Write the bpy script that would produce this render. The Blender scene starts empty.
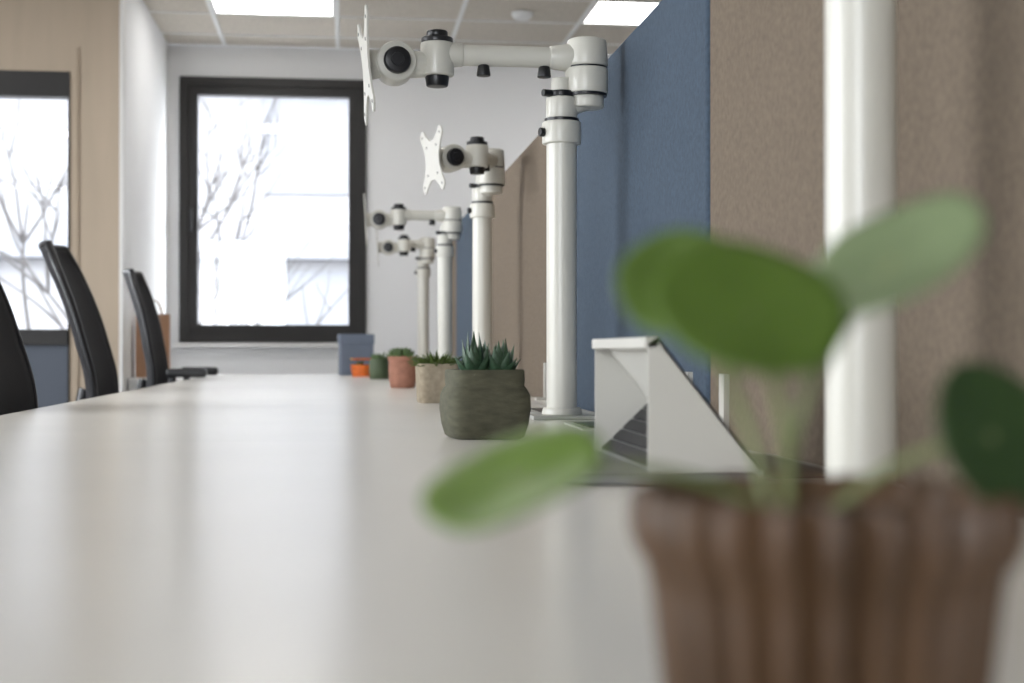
import bpy, bmesh, math, random
from mathutils import Vector, Matrix, noise
random.seed(7)
D = bpy.data
SC = bpy.context.scene
COL = SC.collection
DZ = 0.74          # desk top height

# ------------------------------------------------------------------ materials
def mat(name, col, rough=0.5, metal=0.0, var=0.0, vscale=20.0, bump=0.0, bscale=200.0,
        stretch=(1,1,1), spec=0.5, transl=0.0, sheen=0.0):
    m = D.materials.new(name); m.use_nodes = True
    nt = m.node_tree; n = nt.nodes; l = nt.links
    b = n['Principled BSDF']
    b.inputs['Base Color'].default_value = (*col, 1)
    b.inputs['Roughness'].default_value = rough
    b.inputs['Metallic'].default_value = metal
    b.inputs['Specular IOR Level'].default_value = spec
    b.inputs['Sheen Weight'].default_value = sheen
    tc = n.new('ShaderNodeTexCoord'); mp = n.new('ShaderNodeMapping')
    mp.inputs['Scale'].default_value = stretch
    l.new(tc.outputs['Object'], mp.inputs['Vector'])
    if var > 0:
        nz = n.new('ShaderNodeTexNoise'); nz.inputs['Scale'].default_value = vscale
        nz.inputs['Detail'].default_value = 5
        l.new(mp.outputs[0], nz.inputs['Vector'])
        rp = n.new('ShaderNodeValToRGB')
        rp.color_ramp.elements[0].position = 0.3; rp.color_ramp.elements[1].position = 0.7
        rp.color_ramp.elements[0].color = (*[c*(1-var) for c in col], 1)
        rp.color_ramp.elements[1].color = (*[min(1, c*(1+var)) for c in col], 1)
        l.new(nz.outputs['Fac'], rp.inputs[0]); l.new(rp.outputs[0], b.inputs['Base Color'])
    if bump > 0:
        n2 = n.new('ShaderNodeTexNoise'); n2.inputs['Scale'].default_value = bscale
        n2.inputs['Detail'].default_value = 4
        l.new(mp.outputs[0], n2.inputs['Vector'])
        bp = n.new('ShaderNodeBump'); bp.inputs['Strength'].default_value = bump
        bp.inputs['Distance'].default_value = 0.002
        l.new(n2.outputs['Fac'], bp.inputs['Height']); l.new(bp.outputs[0], b.inputs['Normal'])
    if transl > 0:
        t = n.new('ShaderNodeBsdfTranslucent'); t.inputs[0].default_value = (col[0]*1.6, col[1]*1.6, col[2]*.8, 1)
        mx = n.new('ShaderNodeMixShader'); mx.inputs[0].default_value = transl
        l.new(b.outputs[0], mx.inputs[1]); l.new(t.outputs[0], mx.inputs[2])
        l.new(mx.outputs[0], n['Material Output'].inputs[0])
    return m

def emis(name, col, s):
    m = D.materials.new(name); m.use_nodes = True
    b = m.node_tree.nodes['Principled BSDF']
    b.inputs['Base Color'].default_value = (.9,.9,.9,1)
    b.inputs['Emission Color'].default_value = (*col, 1); b.inputs['Emission Strength'].default_value = s
    return m

M_desk = mat('desk_laminate', (.79,.765,.71), .25, var=.02, vscale=3, bump=.05, bscale=60, spec=.6)
M_steel = mat('powder_coated_steel', (.58,.565,.52), .36, bump=.05, bscale=600)
M_armw = mat('white_arm_paint', (.62,.605,.545), .30, bump=.04, bscale=500)
M_gre = mat('grey_plate', (.40,.40,.37), .4, bump=.05)
M_black = mat('black_plastic', (.006,.006,.008), .35, bump=.05)
M_mesh = mat('black_mesh_fabric', (.007,.007,.010), .75, bump=.6, bscale=500)
M_wall = mat('painted_wall', (.82,.82,.825), .8, bump=.08, bscale=120)
M_beigewall = mat('beige_partition', (.46,.375,.285), .7, var=.05, vscale=4, bump=.05, stretch=(3,3,.4))
M_dark = mat('dark_window_frame', (.008,.006,.005), .5, bump=.03)
M_darkblue = mat('slate_door_panel', (.075,.09,.12), .5, bump=.03)
M_floor = mat('carpet_floor', (.16,.16,.17), .95, var=.2, vscale=60, bump=.8, bscale=300)
M_blue = mat('blue_felt', (.050,.074,.108), .95, var=.20, vscale=170, bump=.9, bscale=600, stretch=(1,1,.7))
M_beige = mat('beige_felt', (.160,.124,.090), .95, var=.18, vscale=150, bump=.9, bscale=600, stretch=(1,1,.8))
M_bag = mat('kraft_paper', (.36,.20,.12), .8, var=.1, vscale=10, bump=.3, bscale=60)
M_bag2 = mat('kraft_handle', (.42,.28,.18), .8)
M_cab = mat('cabinet_white', (.75,.74,.72), .45, bump=.03)
M_olive = mat('olive_concrete', (.078,.076,.048), .85, var=.22, vscale=45, bump=.5, bscale=150, stretch=(1,1,3))
M_conc = mat('pale_concrete', (.36,.30,.22), .9, var=.2, vscale=60, bump=.5, bscale=150)
M_terra = mat('pink_terracotta', (.34,.16,.11), .85, var=.15, vscale=40, bump=.4, bscale=120)
M_brownpot = mat('brown_glazed_terracotta', (.092,.050,.025), .42, var=.30, vscale=30, bump=.3, bscale=100, stretch=(1,1,.3))
M_greenpot = mat('green_ceramic', (.06,.085,.04), .6, var=.15)
M_soil = mat('potting_soil', (.025,.017,.012), 1, var=.4, vscale=200, bump=1, bscale=300)
M_leaf = mat('pilea_leaf', (.105,.175,.028), .36, var=.15, vscale=30, bump=.15, bscale=80, transl=.2)
M_leafb = mat('pilea_leaf_bright', (.15,.24,.045), .36, var=.12, vscale=30, bump=.15, bscale=80, transl=.25)  # brighter green than pilea_leaf, for leaf_4
M_leafd = mat('pilea_leaf_dark', (.040,.072,.018), .42, var=.15, vscale=30, transl=.15)
M_leafp = mat('pilea_leaf_sheen_pale', (.22,.28,.15), .2, var=.12, vscale=30, transl=.25)  # glossy reflection on leaf_3 painted in as a paler base colour
M_stem = mat('pilea_stem', (.20,.23,.09), .5, var=.1)
M_haw = mat('haworthia_leaf', (.036,.078,.040), .45, var=.35, vscale=220, bump=.3, bscale=250)
M_grass = mat('spiky_leaf', (.085,.13,.028), .5, var=.3, vscale=60)
M_moss = mat('rosette_leaf', (.08,.135,.045), .5, var=.3, vscale=60)
M_orange = mat('orange_petal', (.75,.16,.02), .5, var=.25, vscale=60)
M_yellow = mat('yellow_petal', (.8,.45,.05), .5, var=.2, vscale=60)
M_boxb = mat('slate_blue_box', (.14,.17,.23), .6, var=.06, vscale=10)
M_fac = mat('facade_render', (.17,.17,.18), .9, var=.05, vscale=1)
M_facw = mat('facade_window', (.115,.12,.135), .6, var=.1, vscale=1)
M_bark = mat('tree_bark', (.035,.032,.032), .9, var=.2, vscale=10)
M_ground = mat('pavement', (.25,.25,.25), .9, var=.1, vscale=2)
M_grid = mat('ceiling_grid_steel', (.80,.80,.79), .5)
M_lap = mat('laptop_shell', (.30,.30,.30), .35, metal=.4, bump=.03)
M_key = mat('laptop_keys', (.006,.006,.007), .6)
M_led = emis('led_diffuser', (1,.98,.95), 9.0)
M_ceil = mat('mineral_ceiling_tile', (.58,.53,.46), .95, var=.12, vscale=60, bump=.6, bscale=150)

def glass_mat():
    m = D.materials.new('window_glass'); m.use_nodes = True
    nt = m.node_tree; n = nt.nodes; l = nt.links
    n.remove(n['Principled BSDF'])
    t = n.new('ShaderNodeBsdfTransparent'); g = n.new('ShaderNodeBsdfGlossy'); g.inputs['Roughness'].default_value = .02
    mx = n.new('ShaderNodeMixShader'); mx.inputs[0].default_value = .05
    l.new(t.outputs[0], mx.inputs[1]); l.new(g.outputs[0], mx.inputs[2])
    l.new(mx.outputs[0], n['Material Output'].inputs[0])
    return m
M_glass = glass_mat()

# ------------------------------------------------------------------ helpers
def empty(name, loc=(0,0,0), rotz=0.0):
    e = D.objects.new(name, None); e.empty_display_size = .05
    e.location = loc; e.rotation_euler = (0,0,rotz); COL.objects.link(e); return e

def finish(name, bm, m, parent=None, smooth=False, loc=None, angle=35):
    bmesh.ops.recalc_face_normals(bm, faces=bm.faces)
    me = D.meshes.new(name); bm.to_mesh(me); bm.free()
    me.materials.append(m)
    if smooth:
        me.polygons.foreach_set('use_smooth', [True]*len(me.polygons))
        try: me.set_sharp_from_angle(angle=math.radians(angle))
        except Exception: pass
    o = D.objects.new(name, me); COL.objects.link(o)
    if parent: o.parent = parent
    if loc: o.location = loc
    return o

def add_box(bm, x0,x1,y0,y1,z0,z1):
    r = bmesh.ops.create_cube(bm, size=1)
    for v in r['verts']:
        v.co = Vector((x0+(v.co.x+.5)*(x1-x0), y0+(v.co.y+.5)*(y1-y0), z0+(v.co.z+.5)*(z1-z0)))

def box(name, x0,x1,y0,y1,z0,z1, m, parent=None, bev=0.0):
    bm = bmesh.new(); add_box(bm,x0,x1,y0,y1,z0,z1)
    if bev>0: bmesh.ops.bevel(bm, geom=bm.edges[:], offset=bev, segments=3, profile=.5, affect='EDGES')
    o = finish(name,bm,m,parent,smooth=bev>0)
    if bev>0:
        w = o.modifiers.new('wn','WEIGHTED_NORMAL'); w.keep_sharp=True; w.weight=100
    return o

def boxes(name, lst, m, parent=None):
    bm = bmesh.new()
    for b in lst: add_box(bm,*b)
    return finish(name,bm,m,parent)

def cyl(name, p0, p1, r0, r1=None, m=None, parent=None, seg=40, bev=0.0):
    if r1 is None: r1 = r0
    p0=Vector(p0); p1=Vector(p1); d=p1-p0
    bm = bmesh.new()
    bmesh.ops.create_cone(bm, cap_ends=True, segments=seg, radius1=r0, radius2=r1, depth=d.length)
    if bev>0:
        es=[e for e in bm.edges if len(e.link_faces)==2 and any(len(f.verts)>4 for f in e.link_faces)]
        bmesh.ops.bevel(bm, geom=es, offset=bev, segments=3, profile=.5, affect='EDGES')
    q = Vector((0,0,1)).rotation_difference(d.normalized()).to_matrix().to_4x4()
    bmesh.ops.transform(bm, matrix=Matrix.Translation((p0+p1)/2)@q, verts=bm.verts)
    return finish(name,bm,m,parent,smooth=True)

def lathe(name, prof, m, parent=None, seg=64, fn=None, smooth=True):
    bm = bmesh.new(); rings=[]
    for (r,z) in prof:
        ring=[]
        for i in range(seg):
            a=2*math.pi*i/seg
            k = fn(a,r,z) if fn else 1
            ring.append(bm.verts.new((r*k*math.cos(a), r*k*math.sin(a), z)))
        rings.append(ring)
    for a,b in zip(rings,rings[1:]):
        for i in range(seg):
            bm.faces.new((a[i],a[(i+1)%seg],b[(i+1)%seg],b[i]))
    bm.faces.new(rings[0]); bm.faces.new(rings[-1])
    return finish(name,bm,m,parent,smooth=smooth,angle=50)

def tube(name, pts, r, m, parent=None, taper=None, res=3):
    c = D.curves.new(name,'CURVE'); c.dimensions='3D'; c.bevel_depth=r; c.bevel_resolution=res; c.use_fill_caps=True
    s = c.splines.new('POLY' if len(pts)<3 else 'NURBS'); s.points.add(len(pts)-1)
    for i,p in enumerate(pts):
        s.points[i].co=(*p,1)
        s.points[i].radius = taper[i] if taper else 1
    if len(pts)>=3:
        s.order_u=3; s.use_endpoint_u=True; s.resolution_u=8
    c.materials.append(m)
    o = D.objects.new(name,c); COL.objects.link(o)
    if parent: o.parent=parent
    return o

def grid_surf(name, f, nu, nv, m, parent=None, thick=0.0, smooth=True):
    bm=bmesh.new()
    g=[[bm.verts.new(f(i/nu, j/nv)) for j in range(nv+1)] for i in range(nu+1)]
    for i in range(nu):
        for j in range(nv):
            bm.faces.new((g[i][j],g[i+1][j],g[i+1][j+1],g[i][j+1]))
    o=finish(name,bm,m,parent,smooth=smooth,angle=60)
    if thick>0:
        s=o.modifiers.new('solid','SOLIDIFY'); s.thickness=thick; s.offset=0
    return o

# ------------------------------------------------------------------ room shell
XL,XR,YF,YB,ZC = -4.5,4.0,-3.0,9.5,2.875
PX,PY = -1.13,7.5     # corner of the beige partition / side wall
box('floor', XL-.2,XR+.2,YF-.2,YB+.2,-.12,0, M_floor)
box('ceiling_slab_trim_1', XL-.2,XR+.2,YF-.2,YB+.2,ZC+.03,ZC+.15, M_wall)
# ceiling tiles and T-grid
TX,TY=.735,.57
cx0=-.03; cy0=8.60
tiles=[]; grid=[]
led_cells=[(-1,0),(2,0),(-1,-4),(2,-4),(-1,-8),(-4,-4),(-4,-8),(-4,-12)]  # first two are in view; the others are added out of view for room light
for i in range(-7,7):
    for j in range(-21,3):
        x0=cx0+i*TX; x1=x0+TX; y1=cy0+j*TY; y0=y1-TY
        x0c=max(x0,XL);x1c=min(x1,XR);y0c=max(y0,YF);y1c=min(y1,YB)
        if x1c-x0c<.03 or y1c-y0c<.03: continue
        if (i,j) in led_cells: continue
        tiles.append((x0c+.01,x1c-.01,y0c+.01,y1c-.01,ZC+.004,ZC+.02))
boxes('ceiling', tiles, M_ceil)
for i in range(-6,7):
    x=cx0+i*TX
    if XL<x<XR: grid.append((x-.014,x+.014,YF,YB,ZC-.002,ZC+.012))
for j in range(-21,3):
    y=cy0+j*TY
    if YF<y<YB: grid.append((XL,XR,y-.008,y+.008,ZC-.001,ZC+.011))
boxes('trim_2', grid, M_grid)
for (i,j) in led_cells:
    x0=cx0+i*TX; y1=cy0+j*TY
    e=empty('ceiling_light_panel',(x0+TX/2,y1-TY/2,ZC))
    box('diffuser',-TX/2+.03,TX/2-.03,-TY/2+.025,TY/2-.025,.003,.012,M_led,e)
    boxes('housing',[(-TX/2+.012,-TX/2+.03,-TY/2+.012,TY/2-.012,.001,.03),(TX/2-.03,TX/2-.012,-TY/2+.012,TY/2-.012,.001,.03),
        (-TX/2+.03,TX/2-.03,-TY/2+.012,-TY/2+.025,.001,.03),(-TX/2+.03,TX/2-.03,TY/2-.025,TY/2-.012,.001,.03)],M_grid,e)
e=empty('smoke_detector',(1.06,8.35,ZC))
lathe('body',[(.02,-.045),(.045,-.04),(.06,-.025),(.065,-.003)],M_grid,e,seg=32)

# windows: (x0,x1,z0,z1)
BW=(-1.055,.16,.925,2.665)
boxes('wall_back',[(PX-.1,BW[0],YB,YB+.2,0,ZC),(BW[1],XR,YB,YB+.2,0,ZC),(BW[0],BW[1],YB,YB+.2,0,BW[2]),(BW[0],BW[1],YB,YB+.2,BW[3],ZC)],M_wall)
box('wall_side',PX-.1,PX,PY+.1,YB,0,ZC,M_wall)
LW=(-3.2,-1.385,.10,2.30)
boxes('wall_partition',[(XL,LW[0],PY,PY+.1,0,ZC),(LW[1],PX,PY,PY+.1,0,ZC),(LW[0],LW[1],PY,PY+.1,0,LW[2]),(LW[0],LW[1],PY,PY+.1,LW[3],ZC)],M_beigewall)
def wall_y(name, xpos, th, y0,y1, holes, z0h,z1h):
    lst=[]; c=y0
    for a,b in holes:
        lst.append((xpos,xpos+th,c,a,0,ZC)); lst.append((xpos,xpos+th,a,b,0,z0h)); lst.append((xpos,xpos+th,a,b,z1h,ZC)); c=b
    lst.append((xpos,xpos+th,c,y1,0,ZC)); return boxes(name,lst,M_wall)
LH=[(.4,2.6),(3.2,5.4)]
wall_y('wall_left',XL-.2,.2,YF,PY,LH,.9,2.6)
box('wall_right',XR,XR+.2,YF,YB,0,ZC,M_wall)
FH=(-3.0,-.8)  # opening behind the camera, sized for how much light it lets in
boxes('wall_front',[(XL,FH[0],YF-.2,YF,0,ZC),(FH[1],XR,YF-.2,YF,0,ZC),(FH[0],FH[1],YF-.2,YF,0,.9),(FH[0],FH[1],YF-.2,YF,2.6,ZC)],M_wall)
box('baseboard_back',PX,XR,YB-.015,YB,0,.08,M_cab)
box('trim_5',BW[0]-.03,BW[1]+.03,YB-.05,YB,.895,.92,M_cab)
box('trim_3',PX-.006,PX+.012,PY-.012,PY+.1,0,ZC,M_cab)
box('trim_4',-1.352,-1.340,PY-.012,PY,0,ZC-.45,mat('beige_joint',(.40,.32,.24),.7))

def frame(parent, axis, a0,a1,z0,z1,p0,p1,t, m, name='frame'):
    def bb(u0,u1,w0,w1):
        return (u0,u1,p0,p1,w0,w1) if axis=='x' else (p0,p1,u0,u1,w0,w1)
    return boxes(name,[bb(a0,a0+t,z0,z1),bb(a1-t,a1,z0,z1),bb(a0+t,a1-t,z0,z0+t),bb(a0+t,a1-t,z1-t,z1)],m,parent)
w=empty('window_1')
frame(w,'x',BW[0],BW[1],BW[2],BW[3],YB-.03,YB+.05,.055,M_dark)
frame(w,'x',BW[0]+.055,BW[1]-.055,BW[2]+.055,BW[3]-.055,YB-.015,YB+.06,.06,M_dark,'sash')
box('pane',BW[0]+.1,BW[1]-.1,YB+.02,YB+.026,BW[2]+.1,BW[3]-.1,M_glass,w)
box('handle',BW[0]+.065,BW[0]+.085,YB-.055,YB-.016,1.65,1.80,M_black,w,.004)
w=empty('window_2')
z_mid=.95
boxes('frame',[(LW[0],LW[1],PY-.01,PY+.07,LW[3]-.13,LW[3]),(LW[0],LW[0]+.05,PY-.01,PY+.07,LW[2],LW[3]-.13),(LW[1]-.008,LW[1],PY-.01,PY+.07,LW[2],LW[3]-.13),
   (LW[0],LW[1],PY-.01,PY+.07,z_mid-.05,z_mid+.03)],M_dark,w)
box('lower_panel',LW[0]+.05,LW[1]-.008,PY+.02,PY+.05,LW[2],z_mid-.05,M_darkblue,w)
box('pane',LW[0]+.05,LW[1]-.008,PY+.02,PY+.026,z_mid+.03,LW[3]-.13,M_glass,w)
k=3
for a,b in LH:
    w=empty('window_%d'%k); k+=1
    frame(w,'y',a,b,.9,2.6,XL-.05,XL+.02,.06,M_dark)
    boxes('mullion',[(XL-.05,XL+.02,(a+b)/2-.03,(a+b)/2+.03,.96,2.54)],M_dark,w)
w=empty('window_%d'%k)  # unseen window behind the camera, added to let daylight in
frame(w,'x',FH[0],FH[1],.9,2.6,YF-.05,YF+.02,.06,M_dark)
boxes('mullion',[(x-.03,x+.03,YF-.05,YF+.02,.96,2.54) for x in (-1.9,)],M_dark,w)

# ------------------------------------------------------------------ exterior
box('street_ground',-60,60,-60,80,-4.2,-4.0,M_ground)
e=empty('apartment_building',(0,26,-4))
box('walls',-22,18,0,8,0,17,M_fac,e)
fw=[];sl=[]
for i in range(12):
    for j in range(5):
        x=-20+i*3.1; z=1.5+j*3.1
        fw.append((x,x+1.5,-.06,.02,z,z+1.7))
for j in range(6): sl.append((-22,18,-.35,0.0,.3+j*3.1,.65+j*3.1))
boxes('windows',fw,M_facw,e); boxes('string_courses',sl,M_facw,e)
def tree(loc,h,seed,r0=.085):
    rnd=random.Random(seed); e=empty('bare_tree',loc)
    cnt=[0]
    def branch(p,d,L,r,depth):
        pts=[p]; q=p.copy(); dd=d.copy()
        for i in range(4):
            dd=(dd+Vector((rnd.uniform(-.22,.22),rnd.uniform(-.22,.22),rnd.uniform(-.05,.15)))).normalized()
            q=q+dd*L/4; pts.append(q.copy())
        cnt[0]+=1
        tube('branch_%d'%cnt[0],[tuple(x) for x in pts],r,M_bark,e,taper=[1,.85,.7,.55,.4],res=1)
        if depth>0:
            for k in range(3):
                b=pts[rnd.choice([2,3,4])]
                nd=(dd+Vector((rnd.uniform(-1,1),rnd.uniform(-.6,.6),rnd.uniform(-.3,.6)))).normalized()
                branch(b.copy(),nd,L*.70,r*.62,depth-1)
    branch(Vector((0,0,0)),Vector((.02,0,1)),h,r0,4)
tree((-1.05,17,-4),4.0,3)
tree((-9.5,22,-4),4.5,11)

# ------------------------------------------------------------------ desks
def desk(x0,x1,y0,y1):
    e=empty('office_desk',((x0+x1)/2,(y0+y1)/2,0)); hx=(x1-x0)/2; hy=(y1-y0)/2-.0002
    box('top',-hx,hx,-hy,hy,DZ-.028,DZ,M_desk,e)
    lst=[]
    for s in (-1,1):
        yy=s*(hy-.06)
        for xx in (-hx+.25,hx-.12):
            lst.append((xx-.025,xx+.025,yy-.025,yy+.025,.0,DZ-.07))
        lst.append((-hx+.225,hx-.095,yy-.02,yy+.02,DZ-.07,DZ-.028))
    lst.append((hx-.14,hx-.10,-hy+.08,hy-.08,DZ-.07,DZ-.03))
    boxes('leg_frame',lst,M_steel,e)
edges=[-1.09,.51,2.11,3.71,5.31,6.91,7.95]
for a,b in zip(edges,edges[1:]):
    desk(-.70,.545,a,b)
    desk(.595,1.84,a,b)

# divider panels
def divider(y0,y1,m):
    e=empty('desk_divider_panel',(.55,(y0+y1)/2,DZ)); h=(y1-y0)/2-.006
    box('felt_panel',.002,.038,-h,h,-.08,.75,m,e,.010)
    for s in (-1,1):
        yy=s*(h-.10)
        boxes('clamp_%d'%(1 if s<0 else 2),[(-.03,-.0,yy-.02,yy+.02,.0,.006),(-.006,.002,yy-.013,yy+.013,.0,.10)],M_steel,e)
divider(-1.09,.51,M_blue); divider(.51,2.11,M_beige); divider(2.11,3.71,M_blue)
divider(3.71,5.31,M_beige); divider(5.31,6.91,M_blue); divider(6.91,7.95,M_beige)

# ------------------------------------------------------------------ monitor arms
def vesa(parent, c, nrm_ang, tilt, s=1.0):
    bm=bmesh.new(); pts=[]
    for k in range(4):
        a=math.pi/4+k*math.pi/2
        u=Vector((math.cos(a),math.sin(a))); t=Vector((-u.y,u.x))
        R=.146*s
        for (rr,ww) in ((.050,-.030),(.085,-.019),(R-.008,-.017),(R,-.010),(R,.010),(R-.008,.017),(.085,.019),(.050,.030)):
            p=u*rr+t*ww; pts.append(p)
    vs=[bm.verts.new((0,p.x,p.y)) for p in pts]
    f=bm.faces.new(vs)
    r=bmesh.ops.extrude_face_region(bm,geom=[f])
    for v in r['geom']:
        if isinstance(v,bmesh.types.BMVert): v.co.x+=.004
    o=finish('vesa_plate',bm,M_steel,parent)
    o.location=c; o.rotation_euler=(0,tilt,nrm_ang)
    h=bmesh.new()
    for k in range(4):
        a=math.pi/4+k*math.pi/2
        for rr in (.07,.125):
            mt=Matrix.Translation((.002,rr*s*math.cos(a),rr*s*math.sin(a)))@Matrix.Rotation(math.pi/2,4,'Y')
            bmesh.ops.create_cone(h,cap_ends=True,segments=12,radius1=.0035,radius2=.0035,depth=.006,matrix=mt)
    q=finish('plate_screws',h,M_black,parent); q.location=c; q.rotation_euler=(0,tilt,nrm_ang)
    return o

def arm(y, ez=(.05,0), ua=180, L=.296, hd=180, zoff=0.0, ptilt=.05, px=.43, ps=.9, pz=0.0):
    """ua: direction of the upper arm (deg); hd: direction of the monitor head."""
    e=empty('monitor_arm',(px,y,DZ)); z=zoff
    box('base_plate',-.065,.075,-.06,.06,0,.008,M_gre,e,.002)
    cyl('base_flange',(0,0,.008),(0,0,.022),.040,.037,M_armw,e,bev=.002)
    cyl('pole',(0,0,.02),(0,0,.552+z),.030,m=M_armw,parent=e,seg=56)
    cyl('collar',(0,0,.540+z),(0,0,.584+z),.0385,m=M_armw,parent=e,bev=.003)
    cyl('collar_ring',(0,0,.583+z),(0,0,.590+z),.034,m=M_black,parent=e)
    cyl('collar_screw',(-.036,-.01,.562+z),(-.046,-.013,.562+z),.009,m=M_black,parent=e,bev=.002)
    cyl('post',(0,0,.58+z),(0,0,.670+z),.0205,m=M_armw,parent=e,bev=.003)
    cyl('swivel_sleeve',(0,0,.590+z),(0,0,.632+z),.031,m=M_armw,parent=e,bev=.003)
    cyl('stop_ring',(0,0,.632+z),(0,0,.644+z),.028,m=M_black,parent=e,bev=.002)
    cyl('stop_screw',(-.02,-.012,.638+z),(-.040,-.02,.638+z),.007,m=M_black,parent=e)
    ex,ey=ez
    E=Vector((ex,ey,0))
    cyl('lower_link',(0,0,.608+z),(ex,ey,.628+z),.019,m=M_armw,parent=e)
    cyl('elbow_base',(ex,ey,.612+z),(ex,ey,.636+z),.034,m=M_armw,parent=e,bev=.004)
    cyl('elbow_ring_1',(ex,ey,.635+z),(ex,ey,.640+z),.040,m=M_black,parent=e)
    cyl('elbow_drum',(ex,ey,.640+z),(ex,ey,.690+z),.0425,m=M_armw,parent=e,bev=.003)
    cyl('elbow_ring_2',(ex,ey,.689+z),(ex,ey,.693+z),.0405,m=M_black,parent=e)
    cyl('elbow_cap',(ex,ey,.692+z),(ex,ey,.748+z),.0425,.039,m=M_armw,parent=e,bev=.006)
    d=Vector((math.cos(math.radians(ua)),math.sin(math.radians(ua)),0))
    T=E+d*L; za=.711+z
    V=lambda v,zz:(v.x,v.y,zz)
    cyl('upper_arm',V(E+d*.03,za),V(T-d*.02,za),.0205,m=M_armw,parent=e,seg=40)
    cyl('upper_arm_socket_1',V(E+d*.03,za),V(E+d*.075,za),.0285,.022,m=M_armw,parent=e,bev=.002)
    cyl('upper_arm_socket_2',V(T-d*.05,za),V(T-d*.02,za),.0225,.025,m=M_armw,parent=e,bev=.002)
    for i,q in enumerate((.085,.205)):
        if q>L-.04: continue
        c=E+d*q
        cyl('cable_clip_%d'%(i+1),V(c,za-.018),V(c,za-.040),.011,.014,m=M_black,parent=e,seg=20,bev=.002)
    cyl('wrist_drum',V(T,.668+z),V(T,.733+z),.033,m=M_armw,parent=e,bev=.004)
    cyl('wrist_foot',V(T,.648+z),V(T,.669+z),.021,.024,m=M_black,parent=e,bev=.003)
    cyl('wrist_ring',V(T,.732+z),V(T,.743+z),.031,m=M_black,parent=e,bev=.002)
    cyl('wrist_cap',V(T,.743+z),V(T,.757+z),.021,m=M_black,parent=e,bev=.004)
    h=Vector((math.cos(math.radians(hd)),math.sin(math.radians(hd)),0)); n=Vector((-h.y,h.x,0))
    H=T+h*.082; zh=.690+z
    cyl('head_neck',V(T+h*.02,zh),V(H-h*.02,zh),.024,.028,m=M_armw,parent=e)
    cyl('head_hub',V(H-n*.033,zh),V(H+n*.033,zh),.039,m=M_armw,parent=e,bev=.005)
    for i,s in enumerate((-1,1)):
        cyl('tilt_knob_%d'%(i+1),V(H+n*.033*s,zh),V(H+n*.047*s,zh),.027,.025,m=M_black,parent=e,bev=.004)
        cyl('tilt_knob_cap_%d'%(i+1),V(H+n*.046*s,zh),V(H+n*.050*s,zh),.013,.012,m=M_black,parent=e)
    cyl('plate_mount',V(H+h*.020,zh),V(H+h*.056,zh+pz*.6),.026,.03,m=M_armw,parent=e,bev=.002)
    vesa(e,V(H+h*.054,zh+pz),math.radians(hd),ptilt,ps)
    return e
arm(1.17, (.05,-.02), 175, .296, 178, px=.440)
arm(2.77, (.05,0), 180.5, .296, 184, ptilt=.08, pz=-.008)
arm(4.37, (.025,-.03), 252, .20, 196, ptilt=.06, ps=.82, zoff=.002, pz=-.008)
arm(5.97, (.03,0), 184, .225, 178, zoff=-.012)
arm(7.57, (.02,-.02), 205, .14, 178, zoff=-.017)

# ------------------------------------------------------------------ laptop stand and laptop
e=empty('laptop_stand',(0,0,DZ))
bx,yn,yf=.305,1.40,1.70; H=.148
def plate(name,pts,th,m,parent,nrm):
    bm=bmesh.new(); vs=[bm.verts.new(p) for p in pts]; f=bm.faces.new(vs)
    r=bmesh.ops.extrude_face_region(bm,geom=[f])
    for v in r['geom']:
        if isinstance(v,bmesh.types.BMVert): v.co+=Vector(nrm)*th
    return finish(name,bm,m,parent)
for nm,yy in (('side_near',yn),('side_far',yf)):
    plate(nm,[(bx,yy,.012),(bx,yy,H-.006),(bx+.010,yy,H),(bx+.118,yy,.012)],.003,M_steel,e,(0,1,0))
plate('back_slope',[(bx+.010,yn,H),(bx+.118,yn,.012),(bx+.118,yf+.003,.012),(bx+.010,yf+.003,H)],.003,M_steel,e,(-.78,0,-.62))
box('top_lip',bx-.004,bx+.012,yn,yf+.003,H-.012,H,M_steel,e,.002)
box('foot_rail',bx+.112,bx+.120,yn,yf+.003,.0,.014,M_steel,e,.001)
e=empty('laptop',(0,0,DZ))
box('base',.185,bx+.108,yn-.012,yf+.006,.001,.0115,M_lap,e,.003)
box('trackpad',.205,.262,yn+.09,yn+.20,.0115,.0122,M_gre,e)
def slope(u,v,h=0):   # u: depth along x, v: along y
    return Vector((bx+.006+u*.062-h*.55, yn+.015+v*(yf-yn-.035), .014+u*.060+h*.83))
bm=bmesh.new()
def prism(u0,u1,v0,v1,h0,h1):
    vs=[bm.verts.new(slope(u,v,h)) for h in (h0,h1) for (u,v) in ((u0,v0),(u1,v0),(u1,v1),(u0,v1))]
    for f in ((0,1,2,3),(4,5,6,7),(0,1,5,4),(1,2,6,5),(2,3,7,6),(3,0,4,7)): bm.faces.new([vs[i] for i in f])
prism(0,1,0,1,-.003,.002); finish('keyboard_deck',bm,M_lap,e)
bm=bmesh.new()
for a in range(5):
    for b_ in range(14):
        prism(a/5+.012,a/5+.182,b_/14+.008,b_/14+.063,.002,.0045)
finish('keys',bm,M_key,e)

e=empty('cable_hatch',(.47,1.55,DZ))
box('frame_plate',-.045,.06,-.17,.17,0,.006,M_gre,e,.001)
box('brush_strip',-.035,.045,-.15,.15,.006,.0075,M_black,e)
e=empty('cable_hatch',(.46,3.05,DZ))
box('frame_plate',-.06,.06,-.12,.12,0,.004,M_gre,e,.001)
box('brush_strip',-.045,.04,-.10,.10,.004,.0055,M_black,e)
e=empty('cable_hatch',(.46,2.45,DZ))
box('frame_plate',-.06,.06,-.10,.10,0,.004,M_gre,e,.001)
box('brush_strip',-.045,.04,-.08,.08,.004,.0055,M_black,e)

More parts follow.
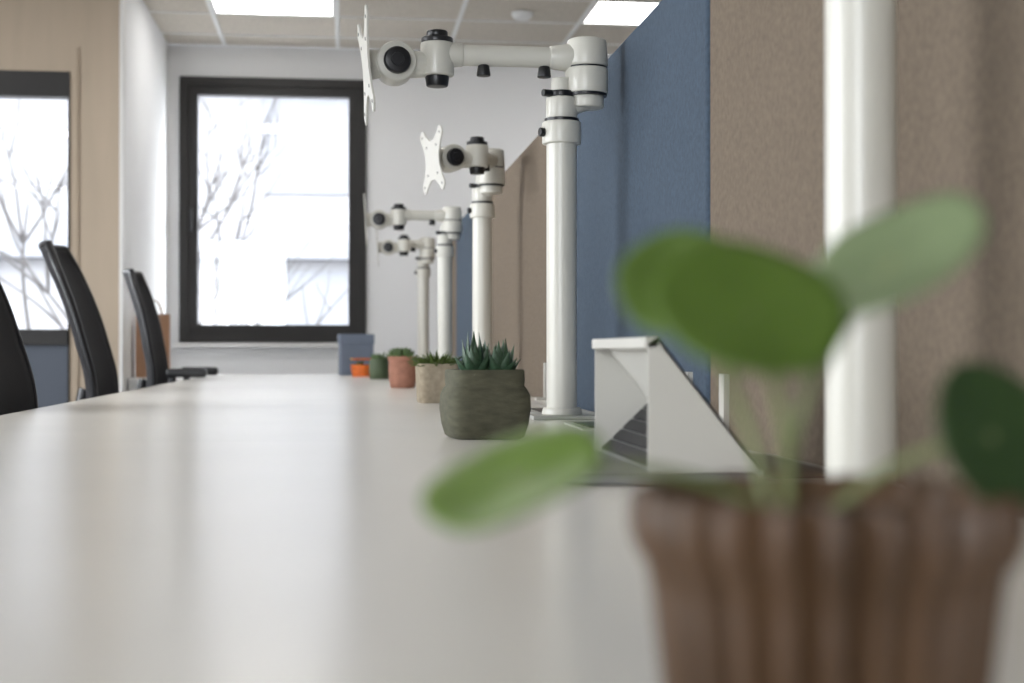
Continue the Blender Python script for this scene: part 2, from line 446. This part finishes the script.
# ------------------------------------------------------------------ office chairs (facing +X)
def chair(x,y,rot=0,arm_h=.62,lean=.19,arms=True):
    e=empty('office_chair',(x,y,0),rot)
    W=.22
    def back(u,v,off=0):
        z=.60+v*.63
        xx=-.26-lean*(v**1.25)+.035*math.sin(v*math.pi*1.0)+ .02*math.sin(min(1,v*2.2)*math.pi)*.6
        w=W*(.80+.24*math.sin(math.pi*min(1,(v*.75+.22))) )
        if v>.85: w*= math.sqrt(max(0,1-((v-.85)/.15)**2*.45))
        yy=(u*2-1)*w
        xx+= .045*((u*2-1)**2)
        return Vector((xx+off,yy,z))
    grid_surf('backrest_mesh',lambda u,v:back(u,v),16,24,M_mesh,e,thick=.022)
    for i,u in enumerate((0.0,1.0)):
        tube('back_frame_%d'%(i+1),[tuple(back(u,j/12)) for j in range(13)],.014,M_black,e)
    tube('back_frame_top',[tuple(back(j/10,1.0)) for j in range(11)],.014,M_black,e)
    tube('back_frame_bottom',[tuple(back(j/10,0.0)) for j in range(11)],.014,M_black,e)
    def seat(u,v):
        a=u*2-1;b=v*2-1
        return Vector((.02+a*.235,b*.24,.475+.012*(1-a*a)*(1-b*b)-.02*max(0,a)**3))
    grid_surf('seat',seat,14,14,M_mesh,e,thick=.06)
    tube('back_support',[(-.05,0,.43),(-.24,0,.44),(-.32,0,.55),(-.27,0,.74)],.022,M_black,e)
    box('mechanism',-.12,.10,-.07,.07,.38,.44,M_black,e,.01)
    cyl('gas_lift',(0,0,.10),(0,0,.39),.026,m=M_steel,parent=e)
    cyl('hub',(0,0,.075),(0,0,.125),.045,.035,m=M_black,parent=e)
    for k in range(5):
        a=k*2*math.pi/5+.3; c,s=math.cos(a),math.sin(a)
        tube('base_leg_%d'%(k+1),[(c*.03,s*.03,.105),(c*.16,s*.16,.10),(c*.29,s*.29,.075)],.02,M_black,e,taper=[1.1,.9,.7])
        cyl('caster_%d'%(k+1),(c*.30-s*.022,s*.30+c*.022,.03),(c*.30+s*.022,s*.30-c*.022,.03),.03,m=M_black,parent=e,seg=20,bev=.005)
    if arms:
        xo=-.085 if arm_h>.7 else .0
        for i,s in enumerate((-1,1)):
            tube('arm_post_%d'%(i+1),[(-.02,s*.20,.44),(xo-.01,s*.29,.46),(xo-.02,s*.29,.55),(xo-.02,s*.285,arm_h-.01)],.016,M_black,e)
            box('arm_pad_%d'%(i+1),xo-.045,xo+.13,s*.285-.04,s*.285+.04,arm_h-.012,arm_h+.028,M_black,e,.014)
    return e
chair(-.555,3.42,0,.62,.17)
chair(-.61,5.05,0,.62,.15)
chair(-.64,6.72,0,.765,.09)

# ------------------------------------------------------------------ back-left cabinet and paper bag
e=empty('low_cabinet',(-.94,8.30,0))
box('carcass',-.18,.20,-.60,.60,.06,.70,M_cab,e,.004)
box('top',-.18,.215,-.61,.61,.70,.725,M_cab,e,.003)
box('plinth',-.16,.17,-.58,.58,0,.06,M_gre,e)
for i,yy in enumerate((-.30,.30)):
    box('door_%d'%(i+1),.20,.216,yy-.295,yy+.295,.07,.69,M_cab,e,.002)
    box('handle_%d'%(i+1),.216,.23,yy*.15-.006,yy*.15+.006,.35,.47,M_gre,e,.002)
e=empty('paper_bag',(-1.025,7.95,.725),.05)
bm=bmesh.new()
Wb,Db,Hb=.088,.055,.345
b=[bm.verts.new(p) for p in ((-Wb,-Db,0),(Wb,-Db,0),(Wb,Db,0),(-Wb,Db,0))]
mid=[bm.verts.new(p) for p in ((-Wb,-Db,Hb*.5),(Wb,-Db,Hb*.5),(Wb-.012,0,Hb*.5),(Wb,Db,Hb*.5),(-Wb,Db,Hb*.5),(-Wb+.012,0,Hb*.5))]
t=[bm.verts.new(p) for p in ((-Wb,-Db*.8,Hb),(Wb,-Db*.8,Hb),(Wb-.03,0,Hb),(Wb,Db*.8,Hb),(-Wb,Db*.8,Hb),(-Wb+.03,0,Hb))]
bm.faces.new(b)
bm.faces.new((b[0],b[1],mid[1],mid[0])); bm.faces.new((b[1],b[2],mid[3],mid[2],mid[1])); bm.faces.new((b[2],b[3],mid[4],mid[3])); bm.faces.new((b[3],b[0],mid[0],mid[5],mid[4]))
for i in range(6): bm.faces.new((mid[i],mid[(i+1)%6],t[(i+1)%6],t[i]))
o=finish('bag_body',bm,M_bag,e); s=o.modifiers.new('s','SOLIDIFY'); s.thickness=.0015
for i,s in enumerate((-1,1)):
    tube('handle_%d'%(i+1),[(-.05,s*.043,Hb-.02),(-.045,s*.043,Hb+.05),(0,s*.043,Hb+.085),(.045,s*.043,Hb+.05),(.05,s*.043,Hb-.02)],.003,M_bag2,e)

# slate box at the end of the desk
e=empty('storage_box',(.075,7.72,DZ),.12)
box('body',-.088,.088,-.06,.06,0,.20,M_boxb,e,.003)
box('lid',-.092,.092,-.064,.064,.165,.220,M_boxb,e,.003)

# ------------------------------------------------------------------ plants
def sq(a,r,z,p=4.0):
    c,s=abs(math.cos(a)),abs(math.sin(a))
    return 1/((c**p+s**p)**(1/p))
def blade(parent,name,base,az,el,L,w,m,curl=.3,th=.35):
    """pointed fleshy leaf"""
    bm=bmesh.new(); N=7; rings=[]
    h=Vector((math.cos(az),math.sin(az),0)); side=Vector((-h.y,h.x,0))
    p=Vector(base); e0=el
    for i in range(N+1):
        t=i/N
        ww=w*(math.sin(math.pi*(t*.62+.30)) if t<.99 else 0)*(1-t**3)+.0002
        d=h*math.cos(e0)+Vector((0,0,1))*math.sin(e0); up=Vector((0,0,1))*math.cos(e0)-h*math.sin(e0)
        ring=[bm.verts.new(p+side*ww*math.cos(a)+up*ww*th*math.sin(a)*(1.4 if math.sin(a)<0 else .6)) for a in [k*math.pi/3 for k in range(6)]]
        rings.append(ring); p=p+d*L/N; e0+=curl/N
    for a,b in zip(rings,rings[1:]):
        for k in range(6): bm.faces.new((a[k],a[(k+1)%6],b[(k+1)%6],b[k]))
    bm.faces.new(rings[0]); bm.faces.new(rings[-1])
    return bm
def blades(name,parent,lst,m):
    big=bmesh.new()
    for a in lst:
        bm=blade(parent,name,*a[:5],m,*a[5:])
        me=D.meshes.new('t'); bm.to_mesh(me); bm.free(); big.from_mesh(me); D.meshes.remove(me)
    return finish(name,big,m,parent,smooth=True,angle=80)

# olive pot with haworthia
e=empty('potted_haworthia',(.218,2.18,DZ),.12)
def polive(a,r,z): return sq(a,r,z,5)*(1+.006*math.sin(3*a+z*60))
lathe('pot',[(.0,.0),(.050,.0),(.056,.004),(.0615,.022),(.0645,.045),(.0635,.066),(.0590,.076),(.0555,.080),(.0565,.090),(.0560,.103),(.0545,.105),(.050,.104),(.050,.094),(.0,.094)],M_olive,e,seg=96,fn=polive)
lathe('soil',[(.0,.090),(.0495,.094),(.049,.097),(.0,.099)],M_soil,e,seg=96,fn=lambda a,r,z:sq(a,r,z,5))
L=[]
rnd=random.Random(5)
for c,(cx,cy) in enumerate(((-.016,-.006),(.022,-.010),(.002,.018))):
    for ringi,(n_,el,LL) in enumerate(((4,1.38,.066),(5,1.10,.060),(6,.72,.046))):
        for k in range(n_):
            az=2*math.pi*k/n_+ringi*.5+c+rnd.uniform(-.15,.15)
            L.append(((cx+math.cos(az)*.004,cy+math.sin(az)*.004,.094),az,el+rnd.uniform(-.12,.12),LL*rnd.uniform(.8,1.1)*(.9 if c else 1),.0100,.25,.5))
blades('leaves',e,L,M_haw)

# pale concrete pot with spiky plant
e=empty('potted_spiky_plant',(.242,3.65,DZ),.1)
lathe('pot',[(0,0),(.045,0),(.048,.004),(.0515,.095),(.0505,.1),(.045,.1),(.044,.088),(0,.088)],M_conc,e,seg=64,fn=lambda a,r,z:sq(a,r,z,6))
lathe('soil',[(0,.084),(.044,.088),(.044,.091),(0,.092)],M_soil,e,seg=64,fn=lambda a,r,z:sq(a,r,z,6))
L=[]
for k in range(190):
    az=rnd.uniform(0,6.28); rr=rnd.uniform(0,.042)
    L.append(((rr*math.cos(az),rr*math.sin(az),.094),az+rnd.uniform(-.4,.4),rnd.uniform(.1,1.0),rnd.uniform(.034,.056),.0040,rnd.uniform(-.8,.1),.5))
blades('leaves',e,L,M_grass)

# pink terracotta pot with rosettes
e=empty('potted_rosette_plant',(.215,5.08,DZ))
lathe('pot',[(0,0),(.040,0),(.044,.004),(.049,.03),(.050,.07),(.049,.095),(.053,.097),(.053,.112),(.048,.112),(.046,.10),(0,.10)],M_terra,e,seg=64)
lathe('soil',[(0,.096),(.045,.10),(.045,.103),(0,.105)],M_soil,e,seg=40)
L=[]
for c in range(6):
    ca=c*1.05; cx,cy=.030*math.cos(ca)*(c>0),.030*math.sin(ca)*(c>0)
    for k in range(16):
        az=k*2.4
        L.append(((cx,cy,.104),az,.2+k*.07,.042,.010,.3,.5))
blades('leaves',e,L,M_moss)

# dark green pot
e=empty('potted_small_succulent',(.172,6.62,DZ))
lathe('pot',[(0,0),(.040,0),(.044,.004),(.047,.05),(.044,.092),(.040,.093),(.039,.085),(0,.085)],M_greenpot,e,seg=48)
lathe('soil',[(0,.08),(.038,.085),(.038,.088),(0,.09)],M_soil,e,seg=40)
L=[]
for k in range(60):
    az=rnd.uniform(0,6.28); rr=rnd.uniform(0,.028)
    L.append(((rr*math.cos(az),rr*math.sin(az),.086),az,rnd.uniform(.3,1.3),rnd.uniform(.025,.045),.007,.2,.5))
blades('leaves',e,L,M_moss)

# orange flowers
e=empty('potted_orange_flower',(.098,7.25,DZ))
S=1.5
lathe('pot',[(0,0),(.030*S,0),(.036*S,.035*S),(.036*S,.04*S),(.032*S,.04*S),(.031*S,.034*S),(0,.034*S)],M_orange,e,seg=40)
L=[]
for k in range(26):
    az=rnd.uniform(0,6.28)
    L.append(((0,0,.05),az,rnd.uniform(.3,1.3),rnd.uniform(.035,.05),.008,-.2,.3))
blades('leaves',e,L,M_grass)
for c in range(12):
    az=c*2.4; rr=.016*math.sqrt(c)
    L=[((rr*math.cos(az),rr*math.sin(az),.085),k*.785,.35,.018,.007,.4,.3) for k in range(8)]
    blades('blossom_%d'%(c+1),e,L,M_orange if c%3 else M_yellow)

# foreground pilea
e=empty('potted_pilea',(.1525,.440,DZ))
NR=24
def ribs(a,r,z):
    k=.5+.5*math.cos(NR*a)
    return 1-.12*(1-k)**1.8
prof=[(0,0),(.045,0),(.0485,.003),(.0545,.056),(.0560,.066),(.0588,.070),(.0612,.075),(.0620,.082),(.0612,.0895),(.0588,.0905),(.0550,.088)]
lathe('ribbed_pot',prof+[(.0490,.078),(.02,.077),(0,.077)],M_brownpot,e,seg=NR*16,fn=lambda a,r,z: ribs(a,r,z) if (r>.04 and (r>.058 or z<.07)) else 1)
lathe('soil',[(0,.0775),(.0480,.0785),(.0480,.081),(.02,.084),(0,.085)],M_soil,e,seg=64)
def leaf(name,c,nrm,R,m,up=(0,0,1),asp=1.0,majdir=(1,0,0)):
    n=Vector(nrm).normalized(); a=Vector(majdir); a=(a-n*a.dot(n)).normalized(); b=n.cross(a)
    c=Vector(c); bm=bmesh.new(); cen=bm.verts.new(c-n*R*.06)
    rings=[]
    for i in range(1,9):
        t=i/8; ring=[]
        for k in range(40):
            th=2*math.pi*k/40
            rr=R*t*(1+.03*math.cos(2*th)+.015*math.sin(5*th))
            h=R*(-.06+.10*t*t+.03*t*math.sin(3*th+R*900))
            ring.append(bm.verts.new(c+a*rr*math.cos(th)+b*rr*asp*math.sin(th)+n*h))
        rings.append(ring)
    for k in range(40): bm.faces.new((cen,rings[0][k],rings[0][(k+1)%40]))
    for r0,r1 in zip(rings,rings[1:]):
        for k in range(40): bm.faces.new((r0[k],r1[k],r1[(k+1)%40],r0[(k+1)%40]))
    o=finish(name,bm,m,e,smooth=True,angle=80)
    s=o.modifiers.new('s','SOLIDIFY'); s.thickness=.0010; s.offset=0
    return c-n*R*.06
def stem(name,p,bend,base=(0,0,.08)):
    b=Vector(base); p=Vector(p); mid=(b+p)/2+Vector(bend)
    tube(name,[tuple(b),tuple(mid),tuple(p)],.0018,M_stem,e)
p=leaf('leaf_1',(-.027,-.011,.1480),(.02,-.74,.67),.0295,M_leaf); stem('stem_1',p,(.010,0,0),(-.012,0,.08))
p=leaf('leaf_2',(-.043,.013,.1570),(-.25,-.85,.45),.0205,M_leaf); stem('stem_2',p,(.012,.01,.0),(-.016,.004,.08))
p=leaf('leaf_3',(.025,.002,.1650),(-.57,-.34,.74),.0305,M_leafp,majdir=(.79,0,.61)); stem('stem_3',p,(-.022,0,0),(-.010,.004,.08))
p=leaf('leaf_4',(-.1020,-.023,.0970),(-.35,-.31,.87),.0275,M_leafb,majdir=(.93,0,.37)); stem('stem_4',p,(0,0,.02),(-.012,-.003,.08))
p=leaf('leaf_5',(.0485,-.021,.1085),(.30,-.88,.36),.0240,M_leafd,majdir=(.55,0,-.83)); stem('stem_5',p,(-.005,0,.01),(.0,0,.08))

# ------------------------------------------------------------------ light
wd=D.worlds.new('overcast_sky'); SC.world=wd; wd.use_nodes=True
bg=wd.node_tree.nodes['Background']; bg.inputs[0].default_value=(.92,.96,1.0,1); bg.inputs[1].default_value=15.0
def portal(name,loc,rot,sx,sy):
    l=D.lights.new(name,'AREA'); l.shape='RECTANGLE'; l.size=sx; l.size_y=sy
    l.cycles.is_portal=True
    o=D.objects.new(name,l); o.location=loc; o.rotation_euler=rot; COL.objects.link(o)
R=math.radians
portal('window_portal_back',((BW[0]+BW[1])/2,YB+.1,(BW[2]+BW[3])/2),(R(-90),0,0),1.0,1.6)
portal('window_portal_partition',((LW[0]+LW[1])/2,PY+.09,1.57),(R(-90),0,0),1.8,1.2)
for a,b in LH: portal('window_portal_left',(XL-.1,(a+b)/2,1.75),(0,R(-90),0),1.7,b-a)
portal('window_portal_front',((FH[0]+FH[1])/2,YF-.1,1.75),(R(90),0,0),FH[1]-FH[0],1.7)
SC.view_settings.view_transform='Standard'
SC.view_settings.look='None'

# ------------------------------------------------------------------ camera
cam=D.cameras.new('camera'); co=D.objects.new('camera',cam); COL.objects.link(co)
cam.lens=50; cam.sensor_width=36; cam.clip_start=.02
co.location=(0,0,DZ+.135)
co.rotation_euler=(R(90.34),0,R(-6.82))
cam.dof.use_dof=True; cam.dof.focus_distance=2.6; cam.dof.aperture_fstop=4.6; cam.dof.aperture_blades=9
SC.camera=co
